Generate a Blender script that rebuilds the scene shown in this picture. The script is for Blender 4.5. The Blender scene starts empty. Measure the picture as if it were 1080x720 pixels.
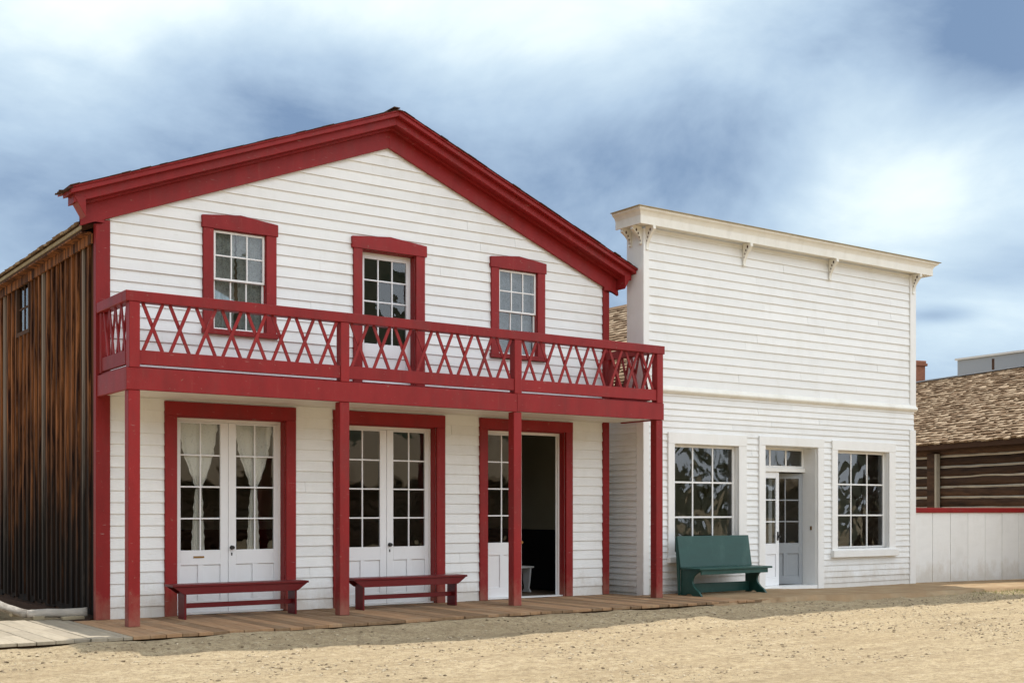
import bpy, math, random
from mathutils import Vector, noise
random.seed(11)
R = math.radians
C = bpy.context.scene.collection
sc = bpy.context.scene

# ------------------------------------------------------------ mesh builder
class MB:
    def __init__(s):
        s.v = []; s.f = []; s.r = []
    def add(s, vs, fs, r=None):
        if r is None: r = random.random()
        n = len(s.v)
        s.v += [tuple(p) for p in vs]; s.r += [r] * len(vs)
        s.f += [tuple(i + n for i in f) for f in fs]
        return s
    def box(s, x0, x1, y0, y1, z0, z1, r=None):
        return s.add([(x0,y0,z0),(x1,y0,z0),(x1,y1,z0),(x0,y1,z0),(x0,y0,z1),(x1,y0,z1),(x1,y1,z1),(x0,y1,z1)],
              [(3,2,1,0),(4,5,6,7),(0,1,5,4),(1,2,6,5),(2,3,7,6),(3,0,4,7)], r)
    def prism(s, pts, axis, a, b, r=None):
        """polygon pts (two coordinates) extruded along axis from a to b"""
        def P(p, t):
            if axis == 'y': return (p[0], t, p[1])
            if axis == 'x': return (t, p[0], p[1])
            return (p[0], p[1], t)
        n = len(pts)
        vs = [P(p, a) for p in pts] + [P(p, b) for p in pts]
        fs = [tuple(range(n)), tuple(reversed(range(n, 2*n)))]
        fs += [(i, i+n, (i+1) % n + n, (i+1) % n) for i in range(n)]
        return s.add(vs, fs, r)
    def bar(s, p, q, w, t, up=(0,0,1), r=None):
        """rectangular bar from p to q, w across (perpendicular to up), t along up"""
        p = Vector(p); q = Vector(q); d = (q-p).normalized(); u = Vector(up)
        side = d.cross(u).normalized(); u2 = side.cross(d).normalized()
        vs = []
        for c in (p, q):
            for a, b in ((-1,-1),(1,-1),(1,1),(-1,1)):
                vs.append(c + side*(a*w/2) + u2*(b*t/2))
        return s.add(vs, [(0,1,2,3),(7,6,5,4),(0,4,5,1),(1,5,6,2),(2,6,7,3),(3,7,4,0)], r)
    def tube(s, pts, rad, n=10, wob=0, r=None):
        vs = []; fs = []
        pts = [Vector(p) for p in pts]
        for i, p in enumerate(pts):
            d = (pts[min(i+1, len(pts)-1)] - pts[max(i-1, 0)]).normalized()
            a = d.orthogonal() if abs(d.z) < .9 else d.cross(Vector((1,0,0)))
            a = d.cross(Vector((0,0,1))) if abs(d.z) < .9 else d.cross(Vector((1,0,0)))
            a.normalize(); b = d.cross(a)
            rr = rad[i] if isinstance(rad, (list, tuple)) else rad
            for k in range(n):
                t = 2*math.pi*k/n
                q = rr*(1 + wob*noise.noise(Vector((p.x*2+k*3.1, p.y*2, p.z*2+k))))
                vs.append(p + a*math.cos(t)*q + b*math.sin(t)*q)
        for i in range(len(pts)-1):
            for k in range(n):
                fs.append((i*n+k, i*n+(k+1) % n, (i+1)*n+(k+1) % n, (i+1)*n+k))
        fs.append(tuple(reversed(range(n)))); fs.append(tuple(range((len(pts)-1)*n, len(pts)*n)))
        return s.add(vs, fs, r)
    def build(s, name, m, parent=None, bevel=0, smooth=False):
        me = bpy.data.meshes.new(name)
        me.from_pydata(s.v, [], s.f)
        at = me.attributes.new('rnd', 'FLOAT', 'POINT')
        at.data.foreach_set('value', s.r)
        me.materials.append(m)
        if smooth:
            me.polygons.foreach_set('use_smooth', [True]*len(me.polygons))
        me.update()
        o = bpy.data.objects.new(name, me); C.objects.link(o)
        if parent:
            o.parent = parent
            if parent.type == 'EMPTY' and parent.get('w'): o.location = -Vector(parent.location)
        if bevel:
            b = o.modifiers.new('Bevel', 'BEVEL'); b.width = bevel; b.segments = 1; b.limit_method = 'ANGLE'
        return o

def thing(name, label, cat, loc=(0,0,0), rz=0, group=None, world=True):
    o = bpy.data.objects.new(name, None); C.objects.link(o)
    o.location = loc; o.rotation_euler = (0, 0, rz); o.empty_display_size = .3
    o['label'] = label; o['category'] = cat
    if group: o['group'] = group
    if world: o['w'] = 1
    return o
def tag(o, label, cat, group=None, kind=None):
    if label: o['label'] = label
    if cat: o['category'] = cat
    if group: o['group'] = group
    if kind: o['kind'] = kind
    return o
def copy_tree(o, parent=None):
    c = o.copy(); C.objects.link(c); c.parent = parent
    for ch in list(o.children): copy_tree(ch, c)
    return c

# ------------------------------------------------------------ materials
class NT:
    def __init__(s, nt): s.t = nt
    def n(s, ty, **k):
        nd = s.t.nodes.new(ty)
        for a, b in k.items():
            if a.startswith('i_'):
                key = a[2:]; key = int(key) if key.isdigit() else key.replace('_', ' ')
                nd.inputs[key].default_value = b
            else: setattr(nd, a, b)
        return nd
    def l(s, a, b): s.t.links.new(a, b)
    def math(s, op, a, b=None, clamp=False):
        nd = s.t.nodes.new('ShaderNodeMath'); nd.operation = op; nd.use_clamp = clamp
        for i, x in enumerate((a, b)):
            if x is None: continue
            if isinstance(x, (int, float)): nd.inputs[i].default_value = x
            else: s.l(x, nd.inputs[i])
        return nd.outputs[0]
    def mix(s, f, a, b, bt='MIX'):
        nd = s.t.nodes.new('ShaderNodeMix'); nd.data_type = 'RGBA'; nd.blend_type = bt
        for i, x in ((0, f), (6, a), (7, b)):
            if isinstance(x, (int, float)): nd.inputs[i].default_value = x
            elif isinstance(x, tuple): nd.inputs[i].default_value = (x + (1,))[:4]
            else: s.l(x, nd.inputs[i])
        return nd.outputs[2]
    def ramp(s, x, a, b, lo=0., hi=1., smooth=False):
        nd = s.t.nodes.new('ShaderNodeMapRange'); nd.inputs[1].default_value = a; nd.inputs[2].default_value = b
        nd.inputs[3].default_value = lo; nd.inputs[4].default_value = hi
        if smooth: nd.interpolation_type = 'SMOOTHSTEP'
        s.l(x, nd.inputs[0]); return nd.outputs[0]
    def noise(s, vec, scale, detail=4, rough=.55, dist=0):
        nd = s.n('ShaderNodeTexNoise'); nd.inputs['Scale'].default_value = scale
        nd.inputs['Detail'].default_value = detail; nd.inputs['Roughness'].default_value = rough
        nd.inputs['Distortion'].default_value = dist
        if vec is not None: s.l(vec, nd.inputs['Vector'])
        return nd.outputs['Fac']
    def mapping(s, vec, sca=(1,1,1), loc=(0,0,0), rot=(0,0,0)):
        nd = s.n('ShaderNodeMapping'); nd.inputs['Scale'].default_value = sca
        nd.inputs['Location'].default_value = loc; nd.inputs['Rotation'].default_value = rot
        s.l(vec, nd.inputs[0]); return nd.outputs[0]

def newmat(name):
    m = bpy.data.materials.new(name); m.use_nodes = True
    t = NT(m.node_tree); p = m.node_tree.nodes['Principled BSDF']
    return m, t, p

def surf(name, col, rough=.6, isl=.06, var=.08, vs=3., stretch=(1,1,1), bump=.25, bs=60., dist=.003,
         col2=None, c2=(.55,.7), c2s=2., c2st=None, spec=.35, rnd2=None, dirt=None):
    """painted or weathered board: colour + per-board difference + blotches + grain bump"""
    m, t, p = newmat(name)
    co = t.n('ShaderNodeTexCoord').outputs['Object']
    mp = t.mapping(co, stretch)
    at = t.n('ShaderNodeAttribute', attribute_name='rnd').outputs['Fac']
    off = t.n('ShaderNodeVectorMath', operation='ADD'); t.l(mp, off.inputs[0])
    cmb = t.n('ShaderNodeCombineXYZ'); t.l(t.math('MULTIPLY', at, 37.), cmb.inputs[0]); t.l(t.math('MULTIPLY', at, 23.), cmb.inputs[2])
    t.l(cmb.outputs[0], off.inputs[1]); mv = off.outputs[0]
    n1 = t.noise(mv, vs, 5, .6)
    v = t.ramp(n1, .25, .75, 1-var, 1+var)
    v = t.math('MULTIPLY', v, t.ramp(at, 0, 1, 1-isl, 1+isl))
    c = col
    if rnd2: c = t.mix(t.ramp(at, .3, .7), col, rnd2)
    if col2:
        n2 = t.noise(t.mapping(co, c2st or stretch, (at and 3., 1., 2.)), c2s, 6, .65, .4)
        c = t.mix(t.ramp(n2, c2[0], c2[1]), c, col2)
    if dirt:   # (colour, amount)
        n3 = t.noise(t.mapping(co, (1.2,1.2,.5)), 2.2, 7, .7)
        c = t.mix(t.math('MULTIPLY', t.ramp(n3, .5, .8), dirt[1]), c, dirt[0])
    g = t.n('ShaderNodeCombineColor')
    for i in range(3): t.l(v, g.inputs[i])
    c = t.mix(1., c, g.outputs[0], 'MULTIPLY')
    t.l(c, p.inputs['Base Color'])
    p.inputs['Roughness'].default_value = rough
    p.inputs['Specular IOR Level'].default_value = spec
    b = t.n('ShaderNodeBump'); b.inputs['Strength'].default_value = bump; b.inputs['Distance'].default_value = dist
    t.l(t.noise(mv, bs, 4, .6), b.inputs['Height']); t.l(b.outputs[0], p.inputs['Normal'])
    return m

M = {}
M['white'] = surf('white_paint', (.80,.80,.79), .5, .035, .035, 2.5, (1,1,3), .3, 30, .004, dirt=((.58,.56,.50), .3))
def splash(m, col=(.42,.33,.22)):
    nt = m.node_tree; t = NT(nt); p = nt.nodes['Principled BSDF']; src = p.inputs['Base Color'].links[0].from_socket
    co = t.n('ShaderNodeTexCoord').outputs['Object']; q = t.n('ShaderNodeSeparateXYZ'); t.l(co, q.inputs[0])
    n = t.noise(t.mapping(co, (1.5,1.5,.8)), 3., 7, .7)
    h = t.math('ADD', q.outputs[2], t.math('MULTIPLY', t.math('SUBTRACT', n, .5), -1.3))
    k = t.ramp(h, .0, .40, .38, 0)
    n2 = t.noise(t.mapping(co, (7,7,.7)), 2., 6, .7)
    k = t.math('ADD', k, t.ramp(n2, .60, .78, 0, .14))
    n3 = t.noise(t.mapping(co, (2.,2.,14)), 3., 5, .6)
    c = t.mix(k, src, col); c = t.mix(t.ramp(n3, .66, .72, 0, .25), c, (.50,.47,.42)); t.l(c, p.inputs['Base Color'])
splash(M['white'])
M['white_trim'] = surf('white_trim_paint', (.82,.81,.79), .42, .02, .03, 3, (2,2,1), .2, 30, .003, dirt=((.6,.55,.45), .25))
M['cream_trim'] = surf('cream_trim_paint', (.80,.775,.71), .5, .03, .05, 3, (2,2,1), .2, 30, .003, dirt=((.5,.44,.34), .4))
M['door_white'] = surf('door_white_paint', (.80,.80,.81), .4, .01, .02, 3, (1,1,1), .1, 30, .002, dirt=((.6,.58,.52), .2))
M['red'] = surf('red_paint', (.25,.014,.0145), .5, .10, .14, 2.5, (2,2,.8), .45, 35, .005, dirt=((.15,.035,.03), .6), col2=(.27,.10,.075), c2=(.655,.70), c2s=9., c2st=(2,2,2), spec=.25)
splash(M['red'], (.36,.22,.15))
M['bench_red'] = surf('bench_red_paint', (.13,.0065,.009), .42, .05, .12, 4, (.8,2,2), .3, 35, .003, dirt=((.12,.03,.025), .6), spec=.3)
M['green'] = surf('green_paint', (.010,.060,.050), .42, .04, .12, 4, (.7,2,2), .25, 35, .003, dirt=((.06,.13,.11), .6))
M['door_shaded'] = surf('door_shaded_paint', (.34,.36,.38), .4, .01, .03, 3, (1,1,1), .1, 30, .002, dirt=((.3,.3,.3), .3))  # shade of the ajar leaf put into its grey base colour
M['plank'] = surf('brown_plank', (.25,.16,.092), .85, .14, .2, 5, (4,.5,1), .6, 60, .006, col2=(.22,.13,.07), c2=(.5,.8), c2st=(5,.6,1), rnd2=(.33,.20,.11), dirt=((.34,.26,.17), .9), spec=.15)
M['plank_grey'] = surf('grey_plank', (.36,.31,.235), .9, .15, .15, 5, (4,.5,1), .6, 60, .006, col2=(.36,.31,.25), c2=(.55,.8), c2st=(5,.6,1), dirt=((.42,.34,.23), .6), spec=.1)
M['log_grey'] = surf('grey_log', (.42,.38,.33), .9, .1, .25, 6, (1,1,6), .8, 30, .01, col2=(.2,.17,.14), c2=(.5,.75), spec=.1)
M['block'] = surf('old_block', (.36,.30,.2), .9, .2, .2, 6, (1,1,1), .5, 40, .005, spec=.1)
M['shingle'] = surf('weathered_shingle', (.22,.145,.088), .9, .25, .2, 4, (5,5,1), .6, 50, .008, rnd2=(.31,.235,.16), col2=(.14,.09,.055), c2=(.55,.8), c2s=.7, c2st=(1,1,1), spec=.1)
M['logs'] = surf('brown_log', (.085,.045,.026), .8, .35, .35, 3, (3,.6,5), .8, 25, .02, col2=(.035,.02,.014), c2=(.45,.7), c2s=2., c2st=(2,.6,5), spec=.2)
M['chink'] = surf('grey_chinking', (.46,.41,.33), .95, .1, .15, 4, (1,1,1), .6, 30, .01, spec=.1)
M['darkwood'] = surf('dark_wood', (.07,.035,.02), .8, .2, .2, 4, (1,1,1), .5, 30, .01, spec=.2)
M['brick'] = surf('chimney_brick', (.30,.13,.08), .9, .1, .25, 9, (1,1,3), .6, 30, .01, spec=.1)
M['metal'] = surf('grey_sheet_metal', (.40,.43,.47), .5, .03, .04, 1, (1,1,1), .1, 10, .002)
M['plaster'] = surf('interior_plaster', (.30,.29,.22), .9, .02, .08, 1, (1,1,1), .2, 20, .004)
M['wainscot'] = surf('dark_wainscot', (.012,.012,.015), .6, .2, .2, 4, (1,1,1), .1, 20, .004)
M['floor'] = surf('interior_floor', (.16,.11,.07), .7, .15, .2, 4, (1,1,1), .1, 20, .004)
M['iron'] = surf('black_iron', (.02,.018,.017), .4, .05, .1, 8, (1,1,1), .2, 50, .001)
M['brass'] = surf('old_brass', (.30,.17,.06), .4, .05, .1, 8, (1,1,1), .1, 50, .001)
M['brass'].node_tree.nodes['Principled BSDF'].inputs['Metallic'].default_value = .8

def glass_mat(name, strength):
    m, t, p = newmat(name)
    co = t.n('ShaderNodeTexCoord').outputs['Object']
    b = t.n('ShaderNodeBump'); b.inputs['Strength'].default_value = strength; b.inputs['Distance'].default_value = .03
    at = t.n('ShaderNodeAttribute', attribute_name='rnd').outputs['Fac']
    cmb = t.n('ShaderNodeCombineXYZ'); t.l(t.math('MULTIPLY', at, 19.), cmb.inputs[1])
    ad = t.n('ShaderNodeVectorMath', operation='ADD'); t.l(t.mapping(co, (1,1,.7)), ad.inputs[0]); t.l(cmb.outputs[0], ad.inputs[1])
    t.l(t.noise(ad.outputs[0], 2.6, 1.5, .5, .8), b.inputs['Height'])
    gl = t.n('ShaderNodeBsdfGlossy'); gl.inputs['Roughness'].default_value = .012; t.l(b.outputs[0], gl.inputs['Normal'])
    gl.inputs['Color'].default_value = (.95,.98,1,1)
    tr = t.n('ShaderNodeBsdfTransparent'); tr.inputs['Color'].default_value = (.90,.93,.92,1)
    fr = t.n('ShaderNodeFresnel'); fr.inputs['IOR'].default_value = 1.75
    ms = t.n('ShaderNodeMixShader'); t.l(fr.outputs[0], ms.inputs[0]); t.l(tr.outputs[0], ms.inputs[1]); t.l(gl.outputs[0], ms.inputs[2])
    t.l(ms.outputs[0], m.node_tree.nodes['Material Output'].inputs['Surface'])
    return m
M['glass'] = glass_mat('old_window_glass', .13)
M['wavy'] = glass_mat('wavy_shop_glass', .55)

def lace(name, dens, col=(.78,.77,.72)):
    m, t, p = newmat(name)
    co = t.n('ShaderNodeTexCoord').outputs['Object']
    vo = t.n('ShaderNodeTexVoronoi'); vo.inputs['Scale'].default_value = 38; t.l(co, vo.inputs['Vector'])
    nz = t.noise(co, 14, 3)
    a = t.math('ADD', t.ramp(vo.outputs['Distance'], .1, .5, -.12, .12), t.ramp(nz, .3, .7, dens-.12, dens+.12), True)
    p.inputs['Base Color'].default_value = col + (1,); p.inputs['Roughness'].default_value = .9
    t.l(a, p.inputs['Alpha']); p.inputs['Specular IOR Level'].default_value = .1
    return m
M['lace'] = lace('lace_cloth', .97, (.90,.86,.81))
M['sheer'] = lace('sheer_cloth', .55, (.62,.65,.66))
M['shade'] = lace('pale_shade_cloth', .6, (.45,.50,.58))

def side_wood():
    m, t, p = newmat('weathered_board_and_batten')
    co = t.n('ShaderNodeTexCoord').outputs['Object']
    at = t.n('ShaderNodeAttribute', attribute_name='rnd').outputs['Fac']
    cmb = t.n('ShaderNodeCombineXYZ'); t.l(t.math('MULTIPLY', at, 31.), cmb.inputs[1])
    ad = t.n('ShaderNodeVectorMath', operation='ADD'); t.l(t.mapping(co, (6,9,.55)), ad.inputs[0]); t.l(cmb.outputs[0], ad.inputs[1])
    n1 = t.noise(ad.outputs[0], 1.6, 7, .65, .3)
    c = t.mix(t.ramp(n1, .42, .60), (.032,.012,.007), (.34,.13,.046))
    c = t.mix(t.ramp(at, .0, .5), t.mix(.75, c, (.022,.010,.007)), c)  # boards between battens darkened: shade of the gaps put into the colour
    c = t.mix(t.ramp(at, .92, .95), c, (.26,.21,.17))
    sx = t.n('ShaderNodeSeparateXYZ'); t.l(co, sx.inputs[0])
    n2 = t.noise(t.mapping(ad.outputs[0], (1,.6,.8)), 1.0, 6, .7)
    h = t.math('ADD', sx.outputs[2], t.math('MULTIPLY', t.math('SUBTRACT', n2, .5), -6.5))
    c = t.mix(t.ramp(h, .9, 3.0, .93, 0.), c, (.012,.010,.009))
    t.l(c, p.inputs['Base Color']); p.inputs['Roughness'].default_value = .8; p.inputs['Specular IOR Level'].default_value = .15
    b = t.n('ShaderNodeBump'); b.inputs['Strength'].default_value = .7; b.inputs['Distance'].default_value = .01
    t.l(t.noise(ad.outputs[0], 6, 5, .6), b.inputs['Height']); t.l(b.outputs[0], p.inputs['Normal'])
    return m
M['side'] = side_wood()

def ground_mat():
    m, t, p = newmat('dusty_gravel')
    co = t.n('ShaderNodeTexCoord').outputs['Object']
    big = t.noise(t.mapping(co, (.35,1,1), rot=(0,0,R(6))), .8, 5, .6)
    med = t.noise(co, 5, 6, .7)
    fine = t.noise(co, 34, 6, .8)
    grit = t.noise(co, 130, 3, .7)
    c = t.mix(t.ramp(big, .3, .7), (.44,.335,.195), (.52,.415,.26))
    c = t.mix(t.ramp(med, .48, .66), c, (.36,.27,.16))
    clod = t.noise(t.mapping(co, (1, 1.2, 1)), 13, 4, .7)
    c = t.mix(t.ramp(clod, .52, .60, 0, .7), c, (.25,.185,.11)); c = t.mix(t.ramp(clod, .44, .36, 0, .6), c, (.60,.51,.36))
    c = t.mix(t.ramp(fine, .53, .64), c, (.19,.145,.09))
    c = t.mix(t.ramp(grit, .54, .66), c, (.66,.56,.40))
    vo = t.n('ShaderNodeTexVoronoi'); vo.inputs['Scale'].default_value = 20; vo.inputs['Randomness'].default_value = 1; t.l(co, vo.inputs['Vector'])
    pm = t.ramp(vo.outputs['Distance'], .10, .22, 1, 0)
    sc_ = t.n('ShaderNodeSeparateColor'); t.l(vo.outputs['Color'], sc_.inputs[0])
    pm = t.math('MULTIPLY', pm, t.ramp(sc_.outputs[0],   .50, .54))
    pc = t.mix(sc_.outputs[1], (.20,.155,.10), (.52,.45,.33))
    c = t.mix(t.math('MULTIPLY', pm, .6), c, pc)
    strk = t.noise(t.mapping(co, (.25,2.2,1), rot=(0,0,R(4))), 1.6, 7, .65)
    c = t.mix(t.ramp(strk, .42, .68, 0, .5), c, (.30,.225,.135))
    t.l(c, p.inputs['Base Color']); p.inputs['Roughness'].default_value = .95; p.inputs['Specular IOR Level'].default_value = .1
    h = t.math('ADD', t.math('MULTIPLY', fine, .6), t.math('ADD', t.math('MULTIPLY', pm, .35), t.math('MULTIPLY', med, .8)))
    b = t.n('ShaderNodeBump'); b.inputs['Strength'].default_value = .9; b.inputs['Distance'].default_value = .05
    t.l(h, b.inputs['Height']); t.l(b.outputs[0], p.inputs['Normal'])
    return m
M['ground'] = ground_mat()
M['pebble'] = surf('pebble_stone', (.27,.205,.13), .9, .4, .2, 9, (1,1,1), .4, 60, .004, rnd2=(.40,.33,.23), spec=.15)
M['grass'] = surf('grass_blades', (.17,.20,.05), .7, .35, .1, 4, (1,1,1), .1, 20, .002, rnd2=(.30,.27,.10), spec=.2)
M['hill'] = surf('sage_hill', (.085,.085,.052), .95, 0, .3, .05, (1,1,1), .5, .5, .3, col2=(.035,.05,.028), c2=(.5,.6), c2s=.06, spec=.05)
M['leaf'] = surf('leaf_clump', (.045,.085,.03), .8, .4, .2, 2, (1,1,1), .3, 20, .01, spec=.1)

# ------------------------------------------------------------ wall helpers
def PF(y):    # wall facing -Y at plane y
    return lambda u, d, z: (u, y-d, z)
def PL(x):    # wall facing -X at plane x
    return lambda u, d, z: (x-d, u, z)

def clap(mb, P, u0, u1, z0, z1, sp, holes=(), clip=None, lip=.022, joint=3.6, seed=0):
    """lapped boards: every row a wedge with a proud lower edge; holes = (u0,u1,z0,z1)"""
    rs = random.Random(seed)
    nrow = int(math.ceil((z1-z0)/sp - 1e-6))
    for k in range(nrow):
        za = z0+k*sp; zb = min(za+sp, z1)
        a, b = u0, u1
        if clip:
            a2, b2 = clip(zb); a = max(a, a2); b = min(b, b2)
            if b-a < .05: continue
        js = [a]; x = a + rs.uniform(.4, 1)*joint
        while x < b-.5: js.append(x); x += rs.uniform(.6, 1.2)*joint
        js.append(b)
        zc = sorted({za, zb} | {h for H in holes for h in (H[2], H[3]) if za+.002 < h < zb-.002})
        off = rs.uniform(-.003, .003)
        def dep(u, z):
            base = lip*(1-(z-za)/sp) + .004
            return base + .0022*noise.noise(Vector((u*1.3, k*3.7+seed, 0)))
        def zbot(u):
            return za + .0035*noise.noise(Vector((u*.9+9, k*5.1+seed, 3)))
        for ja, jb in zip(js[:-1], js[1:]):
            r = rs.random(); kick = rs.uniform(-.0015, .003)
            for zl, zh in zip(zc[:-1], zc[1:]):
                iv = [(ja, jb)]
                for H in holes:
                    if H[2] < zh-.001 and H[3] > zl+.001:
                        nv = []
                        for p, q in iv:
                            if H[1] <= p or H[0] >= q: nv.append((p, q)); continue
                            if H[0] > p: nv.append((p, H[0]))
                            if H[1] < q: nv.append((H[1], q))
                        iv = nv
                for p, q in iv:
                    g = .0015 if q-p > .1 else 0
                    p += g; q -= g
                    if q-p < .01: continue
                    n = max(1, int((q-p)/.6)); vs = []; fs = []
                    for i in range(n+1):
                        u = p+(q-p)*i/n
                        lo = zbot(u) if zl == za else zl
                        vs += [P(u, -.004, lo), P(u, dep(u, lo)+kick, lo), P(u, dep(u, zh)+kick, zh+ (.002 if zh == zb else 0)), P(u, -.004, zh)]
                    for i in range(n):
                        o = i*4
                        fs += [(o, o+1, o+5, o+4), (o+1, o+2, o+6, o+5), (o+2, o+3, o+7, o+6)]
                    fs += [(0,3,2,1), (n*4, n*4+1, n*4+2, n*4+3)]
                    mb.add(vs, fs, r)

def slab_holes(mb, u0, u1, z0, z1, holes, y0, y1, axis='y'):
    """wall slab with rectangular openings, cut in butt-jointed rectangles"""
    us = sorted({u0, u1} | {h[0] for h in holes} | {h[1] for h in holes})
    for a, b in zip(us[:-1], us[1:]):
        hs = sorted([h for h in holes if h[0] <= a+1e-6 and h[1] >= b-1e-6], key=lambda h: h[2])
        z = z0
        for h in hs + [(0,0,z1,z1)]:
            if h[2] > z+1e-4:
                if axis == 'y': mb.box(a, b, y0, y1, z, h[2], .5)
                else: mb.box(y0, y1, a, b, z, h[2], .5)
            z = max(z, h[3])

def panes(x0, x1, z0, z1, cols, rows, y, mun=.022):
    """glazing bars and one flat pane mesh; returns (bars MB, glass MB)"""
    bars = MB(); gl = MB()
    pw = (x1-x0)/cols; ph = (z1-z0)/rows
    for i in range(1, cols): bars.box(x0+i*pw-mun/2, x0+i*pw+mun/2, y-.012, y+.012, z0, z1, .5)
    for j in range(1, rows): bars.box(x0, x1, y-.0105, y+.0105, z0+j*ph-mun/2, z0+j*ph+mun/2, .5)
    for i in range(cols):
        for j in range(rows):
            t = random.uniform(-.0035, .0035); s = random.uniform(-.0035, .0035)
            a, b, c, d = x0+i*pw+.004, x0+(i+1)*pw-.004, z0+j*ph+.004, z0+(j+1)*ph-.004
            vs = [(a, y+t, c), (b, y-t, c), (b, y-t+s, d), (a, y+t+s, d)]
            gl.add(vs, [(0,1,2,3)])
    return bars, gl

def leaf_door(parent, x0, x1, z0, z1, y, gx0, gx1, gz0, gz1, cols, rows, m, npan=2, name='door_leaf', hinge=None, ang=0):
    """half-glazed leaf with two small raised panels; optionally swung about a hinge"""
    b = MB(); th = .022
    b.box(x0, gx0, y-th, y+th, z0, z1, .5); b.box(gx1, x1, y-th, y+th, z0, z1, .5)
    b.box(gx0, gx1, y-th, y+th, gz1, z1, .5)
    b.box(gx0, gx1, y-th, y+th, gz0-.20, gz0, .5)
    pz0, pz1 = z0+.16, gz0-.20
    b.box(gx0, gx1, y-th, y+th, z0, pz0, .5)
    n = npan; w = (gx1-gx0)
    b.box(gx0, gx1, y-.004, y+.012, pz0, pz1, .5)
    if n == 2:
        b.box(gx0+w/2-.04, gx0+w/2+.04, y-th, y-.004, pz0, pz1, .5)
    bars, gl = panes(gx0, gx1, gz0, gz1, cols, rows, y)
    n0 = len(b.v); b.v += bars.v; b.r += bars.r; b.f += [tuple(i+n0 for i in f) for f in bars.f]
    if hinge is not None:
        ca, sa = math.cos(ang), math.sin(ang)
        for q in (b, gl):
            q.v = [(hinge+(vx-hinge)*ca-(vy-y)*sa, y+(vx-hinge)*sa+(vy-y)*ca, vz) for vx, vy, vz in q.v]
    o = b.build(name, m, parent, .003)
    gl.build('glass', M['glass'], parent)
    return o

def curtain(parent, prof, y, n=36, m=None, amp=.018, name='curtain', freq=60):
    """prof: list of (z, x0, x1) from top down; pleated cloth"""
    vs = []; fs = []; rows = []
    N = 26
    z0, z1 = prof[0][0], prof[-1][0]
    for j in range(N+1):
        z = z0+(z1-z0)*j/N
        for (za, a0, a1), (zb, b0, b1) in zip(prof[:-1], prof[1:]):
            if zb <= z <= za:
                f = (za-z)/(za-zb); f = f*f*(3-2*f) if False else f
                x0 = a0+(b0-a0)*f; x1 = a1+(b1-a1)*f; break
        for i in range(n+1):
            u = i/n
            x = x0+(x1-x0)*u
            pl = math.sin(u*freq*.55)*amp*(.6+.4*math.sin(u*11+2)) + .006*noise.noise(Vector((u*5, z*4, 1)))
            edge = .010*math.sin(z*55)*(1 if i in (0, n) else 0)
            vs.append((x+edge, y+pl, z))
    for j in range(N):
        for i in range(n):
            a = j*(n+1)+i; fs.append((a, a+1, a+n+2, a+n+1))
    mb = MB(); mb.add(vs, fs, .5)
    return mb.build(name, m or M['lace'], parent, smooth=True)

def shingles(mb, P, u0, u1, L, expo=.15, wmin=.10, wmax=.22, seed=1, th=.014, jit=.012):
    """P(u, s, h): u along the eave, s up the slope, h above it"""
    rs = random.Random(seed); n = int(L/expo)
    for k in range(n+1):
        s = k*expo; u = u0 - rs.uniform(0, .1)
        while u < u1:
            w = rs.uniform(wmin, wmax); a = max(u, u0); b = min(u+w-.006, u1)
            if b-a > .02:
                s0 = s + rs.uniform(-jit, jit); s1 = min(s+expo*1.5, L+.02); t0 = th*rs.uniform(.7, 1.7); tl = rs.uniform(-.004, .008)
                vs = [P(a, s0, .002), P(b, s0+rs.uniform(-.006,.006), .002), P(b, s1, -.004), P(a, s1, -.004),
                      P(a, s0, t0+.012), P(b, s0, t0+.012+tl), P(b, s1, .006), P(a, s1, .006)]
                mb.add(vs, [(3,2,1,0),(4,5,6,7),(0,1,5,4),(1,2,6,5),(2,3,7,6),(3,0,4,7)], rs.random())
            u += w

# ============================================================ RED TRIMMED HOUSE
AY = 15.90; AXL, AXR, AXC = 4.74, 13.24, 8.985
house = thing('balcony_house', 'two-storey white clapboard house with red gable cornice and red lattice balcony', 'house', (AXC, AY, 0))
APEX = 7.29; SL = .392
def roofz(x): return APEX - SL*abs(x-AXC)
# openings (inner) and casing outlines
d1 = (5.76, 7.34, 0, 2.68); d2 = (8.25, 9.84, 0, 2.68); d3 = (10.785, 12.345, 0, 2.70)
w1 = (6.27, 7.04, 3.885, 5.25); dU = (8.555, 9.47, 3.165, 5.26); w3 = (11.0, 11.76, 3.905, 5.26)
def grow(o, l, r, b, t): return (o[0]-l, o[1]+r, o[2]-b, o[3]+t)
inner = [d1, d2, d3, w1, dU, w3]
outer = [grow(d1,.165,.15,0,.19), grow(d2,.165,.15,0,.19), grow(d3,.15,.14,0,.17),
         grow(w1,.15,.16,.07,.16), grow(dU,.145,.155,0,.16), grow(w3,.145,.16,.085,.16)]
mb = MB()
clap(mb, PF(AY), AXL+.13, AXR-.10, 0.0, 7.0, .152, outer, lambda z: (AXC-(6.95-z)/.385, AXC+(6.95-z)/.385), seed=3, lip=.019, joint=6.5)
wall = mb.build('front_wall', M['white'], house)
mb = MB()
slab_holes(mb, AXL, AXR, 0, 5.25, inner, AY+.006, AY+.13)
mb.prism([(AXL, 5.2505), (AXR, 5.2505), (AXR, roofz(AXR)-.25), (AXC, roofz(AXC)-.25), (AXL, roofz(AXL)-.25)], 'y', AY+.006, AY+.13, .5)
mb.build('sheathing', M['white'], wall)
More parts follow.
